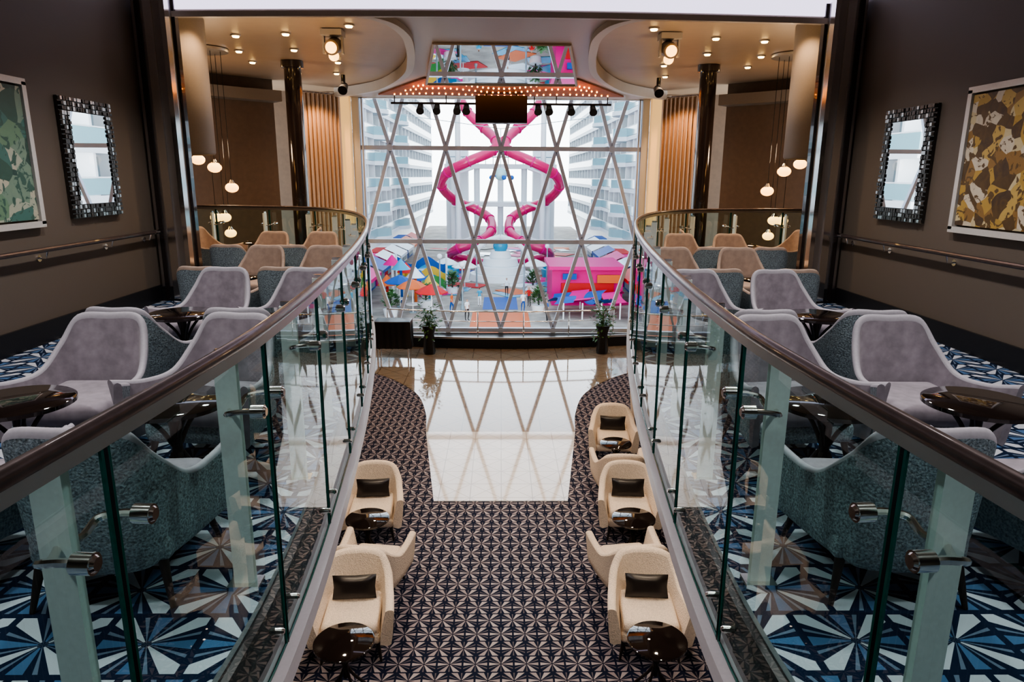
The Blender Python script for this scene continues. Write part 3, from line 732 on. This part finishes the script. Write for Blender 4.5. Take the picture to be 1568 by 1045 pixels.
# ---------------------------------------------------------------- people
def person(x, y, z, rz, shirt, pants, stride=.18, h=1.72):
    k = h/1.72
    J = [((0, 0, .95), .12), ((0, 0, 1.12), .115), ((0, 0, 1.32), .145), ((0, 0, 1.46), .06), ((0, -.01, 1.53), .055), ((0, -.02, 1.60), .09), ((0, -.01, 1.68), .085)]
    E = [(i, i+1) for i in range(6)]
    def ch(root, pts):
        prev = root
        for p, r in pts:
            J.append((p, r)); E.append((prev, len(J)-1)); prev = len(J)-1
    for s in (-1, 1):
        f = stride*s
        ch(0, [((s*.09, 0, .88), .1), ((s*.1, -f*.5, .5), .062), ((s*.1, -f*.2+.05, .12), .042), ((s*.1, -f*.3+.03, .05), .045), ((s*.1, -f*.3-.11, .035), .035)])
        ch(2, [((s*.18, 0, 1.40), .06), ((s*.23, f*.3, 1.14), .042), ((s*.24, f*.8-.06, .90), .03), ((s*.24, f*.8-.08, .80), .026)])
    me = bpy.data.meshes.new("p"); me.from_pydata([Vector(p)*k for p, r in J], E, []); o = bpy.data.objects.new("p", me); COL.objects.link(o)
    sk = o.modifiers.new("s", 'SKIN')
    for i, (p, r) in enumerate(J): me.skin_vertices[0].data[i].radius = (r*k, r*k*.8)
    me.skin_vertices[0].data[0].use_root = True
    ss = o.modifiers.new("ss", 'SUBSURF'); ss.levels = 2
    dg = bpy.context.evaluated_depsgraph_get(); m2 = bpy.data.meshes.new_from_object(o.evaluated_get(dg)); bpy.data.objects.remove(o)
    m2.materials.clear()
    for q in (M['skin'], M[shirt], M[pants], M['hair'], M['base']): m2.materials.append(q)
    for p in m2.polygons:
        c = p.center/k
        if c.z > 1.655 or (c.z > 1.57 and c.y > .03): mi = 3
        elif c.z > 1.46: mi = 0
        elif c.z > .93 and (abs(c.x) < .19 or c.z > 1.18): mi = 1
        elif c.z < .09: mi = 4
        elif abs(c.x) > .19: mi = 0
        else: mi = 2
        p.material_index = mi; p.use_smooth = True
    place(m2, "person", (x, y, z), rz)
person(1.9, 56, DK, .4, 'white', 'blue'); person(2.5, 58.5, DK, -.4, 'red', 'base', .1)
person(-3.6, 61, DK, 2.8, 'base', 'base'); person(-1.8, 58.5, DK, 3.2, 'cyan', 'white', .22, 1.65); person(-4.0, 55.5, DK, 1.2, 'orange', 'blue'); person(.6, 64, DK, 0, 'white', 'base', .12)
person(-2.6, 52.5, DK, .7, 'white', 'base', .2); person(3.6, 52, DK, -1.2, 'blue', 'base', .1, 1.78)

# ---------------------------------------------------------------- lights
def spot(name, loc, e, col, size=110, r=.1, aim=(0, 0, -1)):
    l = bpy.data.lights.new(name, 'SPOT'); l.energy = e; l.color = col; l.spot_size = math.radians(size); l.spot_blend = .6; l.shadow_soft_size = r
    o = bpy.data.objects.new(name, l); COL.objects.link(o); o.location = loc
    o.rotation_euler = Vector(aim).to_track_quat('-Z', 'Y').to_euler()
WARM = (1.0, .68, .41)
for i, (x, y) in enumerate(pos):
    if i % 2 == 0: spot("downlight_lamp", (x, y, 3.93), 150, WARM, 130, .06)
for s in (-1, 1):
    for y in (.5, 3.0, 5.5, 8.0):
        spot("cabin_fill_spot", (s*2.5, y, 4.2), 240, (1.0, .93, .91), 118, .12)  # added fill spots without fixtures, out of view, to brighten the near zone
    for y in (4.9, 6.6, 8.6, 10.8):
        spot("soffit_lamp", (s*1.75, y, -.4), 90, (1.0, .79, .58), 120, .06)
    l = bpy.data.lights.new("pendant_lamp", 'POINT'); l.energy = 70; l.color = WARM; l.shadow_soft_size = .2
    o = bpy.data.objects.new("pendant_lamp", l); COL.objects.link(o); o.location = (s*5.8, 14.6, 2.2)
    spot("curtain_lamp", (s*4.5, 18.3, 3.7), 180, (1, .54, .25), 90, .1, (s*.25, .6, -1))
    spot("uplight_lamp", (s*3.6, 11.2, 2.4), 90, (1, .72, .46), 160, .3, (0, 0.2, 1))
for x in (-1.5, 1.5):
    spot("stage_lamp", (x, 17.2, 3.2), 50, (1, .28, .08), 150, .2, (0, 0, 1))
l = bpy.data.lights.new("window_portal", 'AREA'); l.shape = 'RECTANGLE'; l.size = 8.3; l.size_y = 6.8
try: l.cycles.is_portal = True
except Exception as ex: print(ex)
o = bpy.data.objects.new("window_portal", l); COL.objects.link(o); o.location = (0, 20.62, .45); o.rotation_euler = (math.radians(-90), 0, 0)

w = bpy.data.worlds.new("sky_world"); scene.world = w; w.use_nodes = True
nt = w.node_tree; bg = nt.nodes["Background"]
tc = nt.nodes.new("ShaderNodeTexCoord"); sp = nt.nodes.new("ShaderNodeSeparateXYZ"); rp = nt.nodes.new("ShaderNodeValToRGB")
nt.links.new(tc.outputs["Generated"], sp.inputs[0]); nt.links.new(sp.outputs[2], rp.inputs[0])
rp.color_ramp.elements[0].color = (.93, .97, 1, 1); rp.color_ramp.elements[0].position = .12
rp.color_ramp.elements[1].color = (.24, .31, .38, 1); rp.color_ramp.elements[1].position = .45
nt.links.new(rp.outputs[0], bg.inputs[0]); bg.inputs[1].default_value = 6.3

# ---------------------------------------------------------------- camera
cd = bpy.data.cameras.new("camera"); cam = bpy.data.objects.new("camera", cd); COL.objects.link(cam)
cd.lens = 24; cd.sensor_width = 36; cd.clip_start = .05; cd.clip_end = 3000
cam.matrix_world = Matrix.Translation((-.02, 0, 1.7)) @ Matrix.Rotation(math.radians(-1.04), 4, 'Z') @ Matrix.Rotation(math.radians(90-13.56), 4, 'X') @ Matrix.Rotation(math.radians(.4), 4, 'Z')
scene.camera = cam
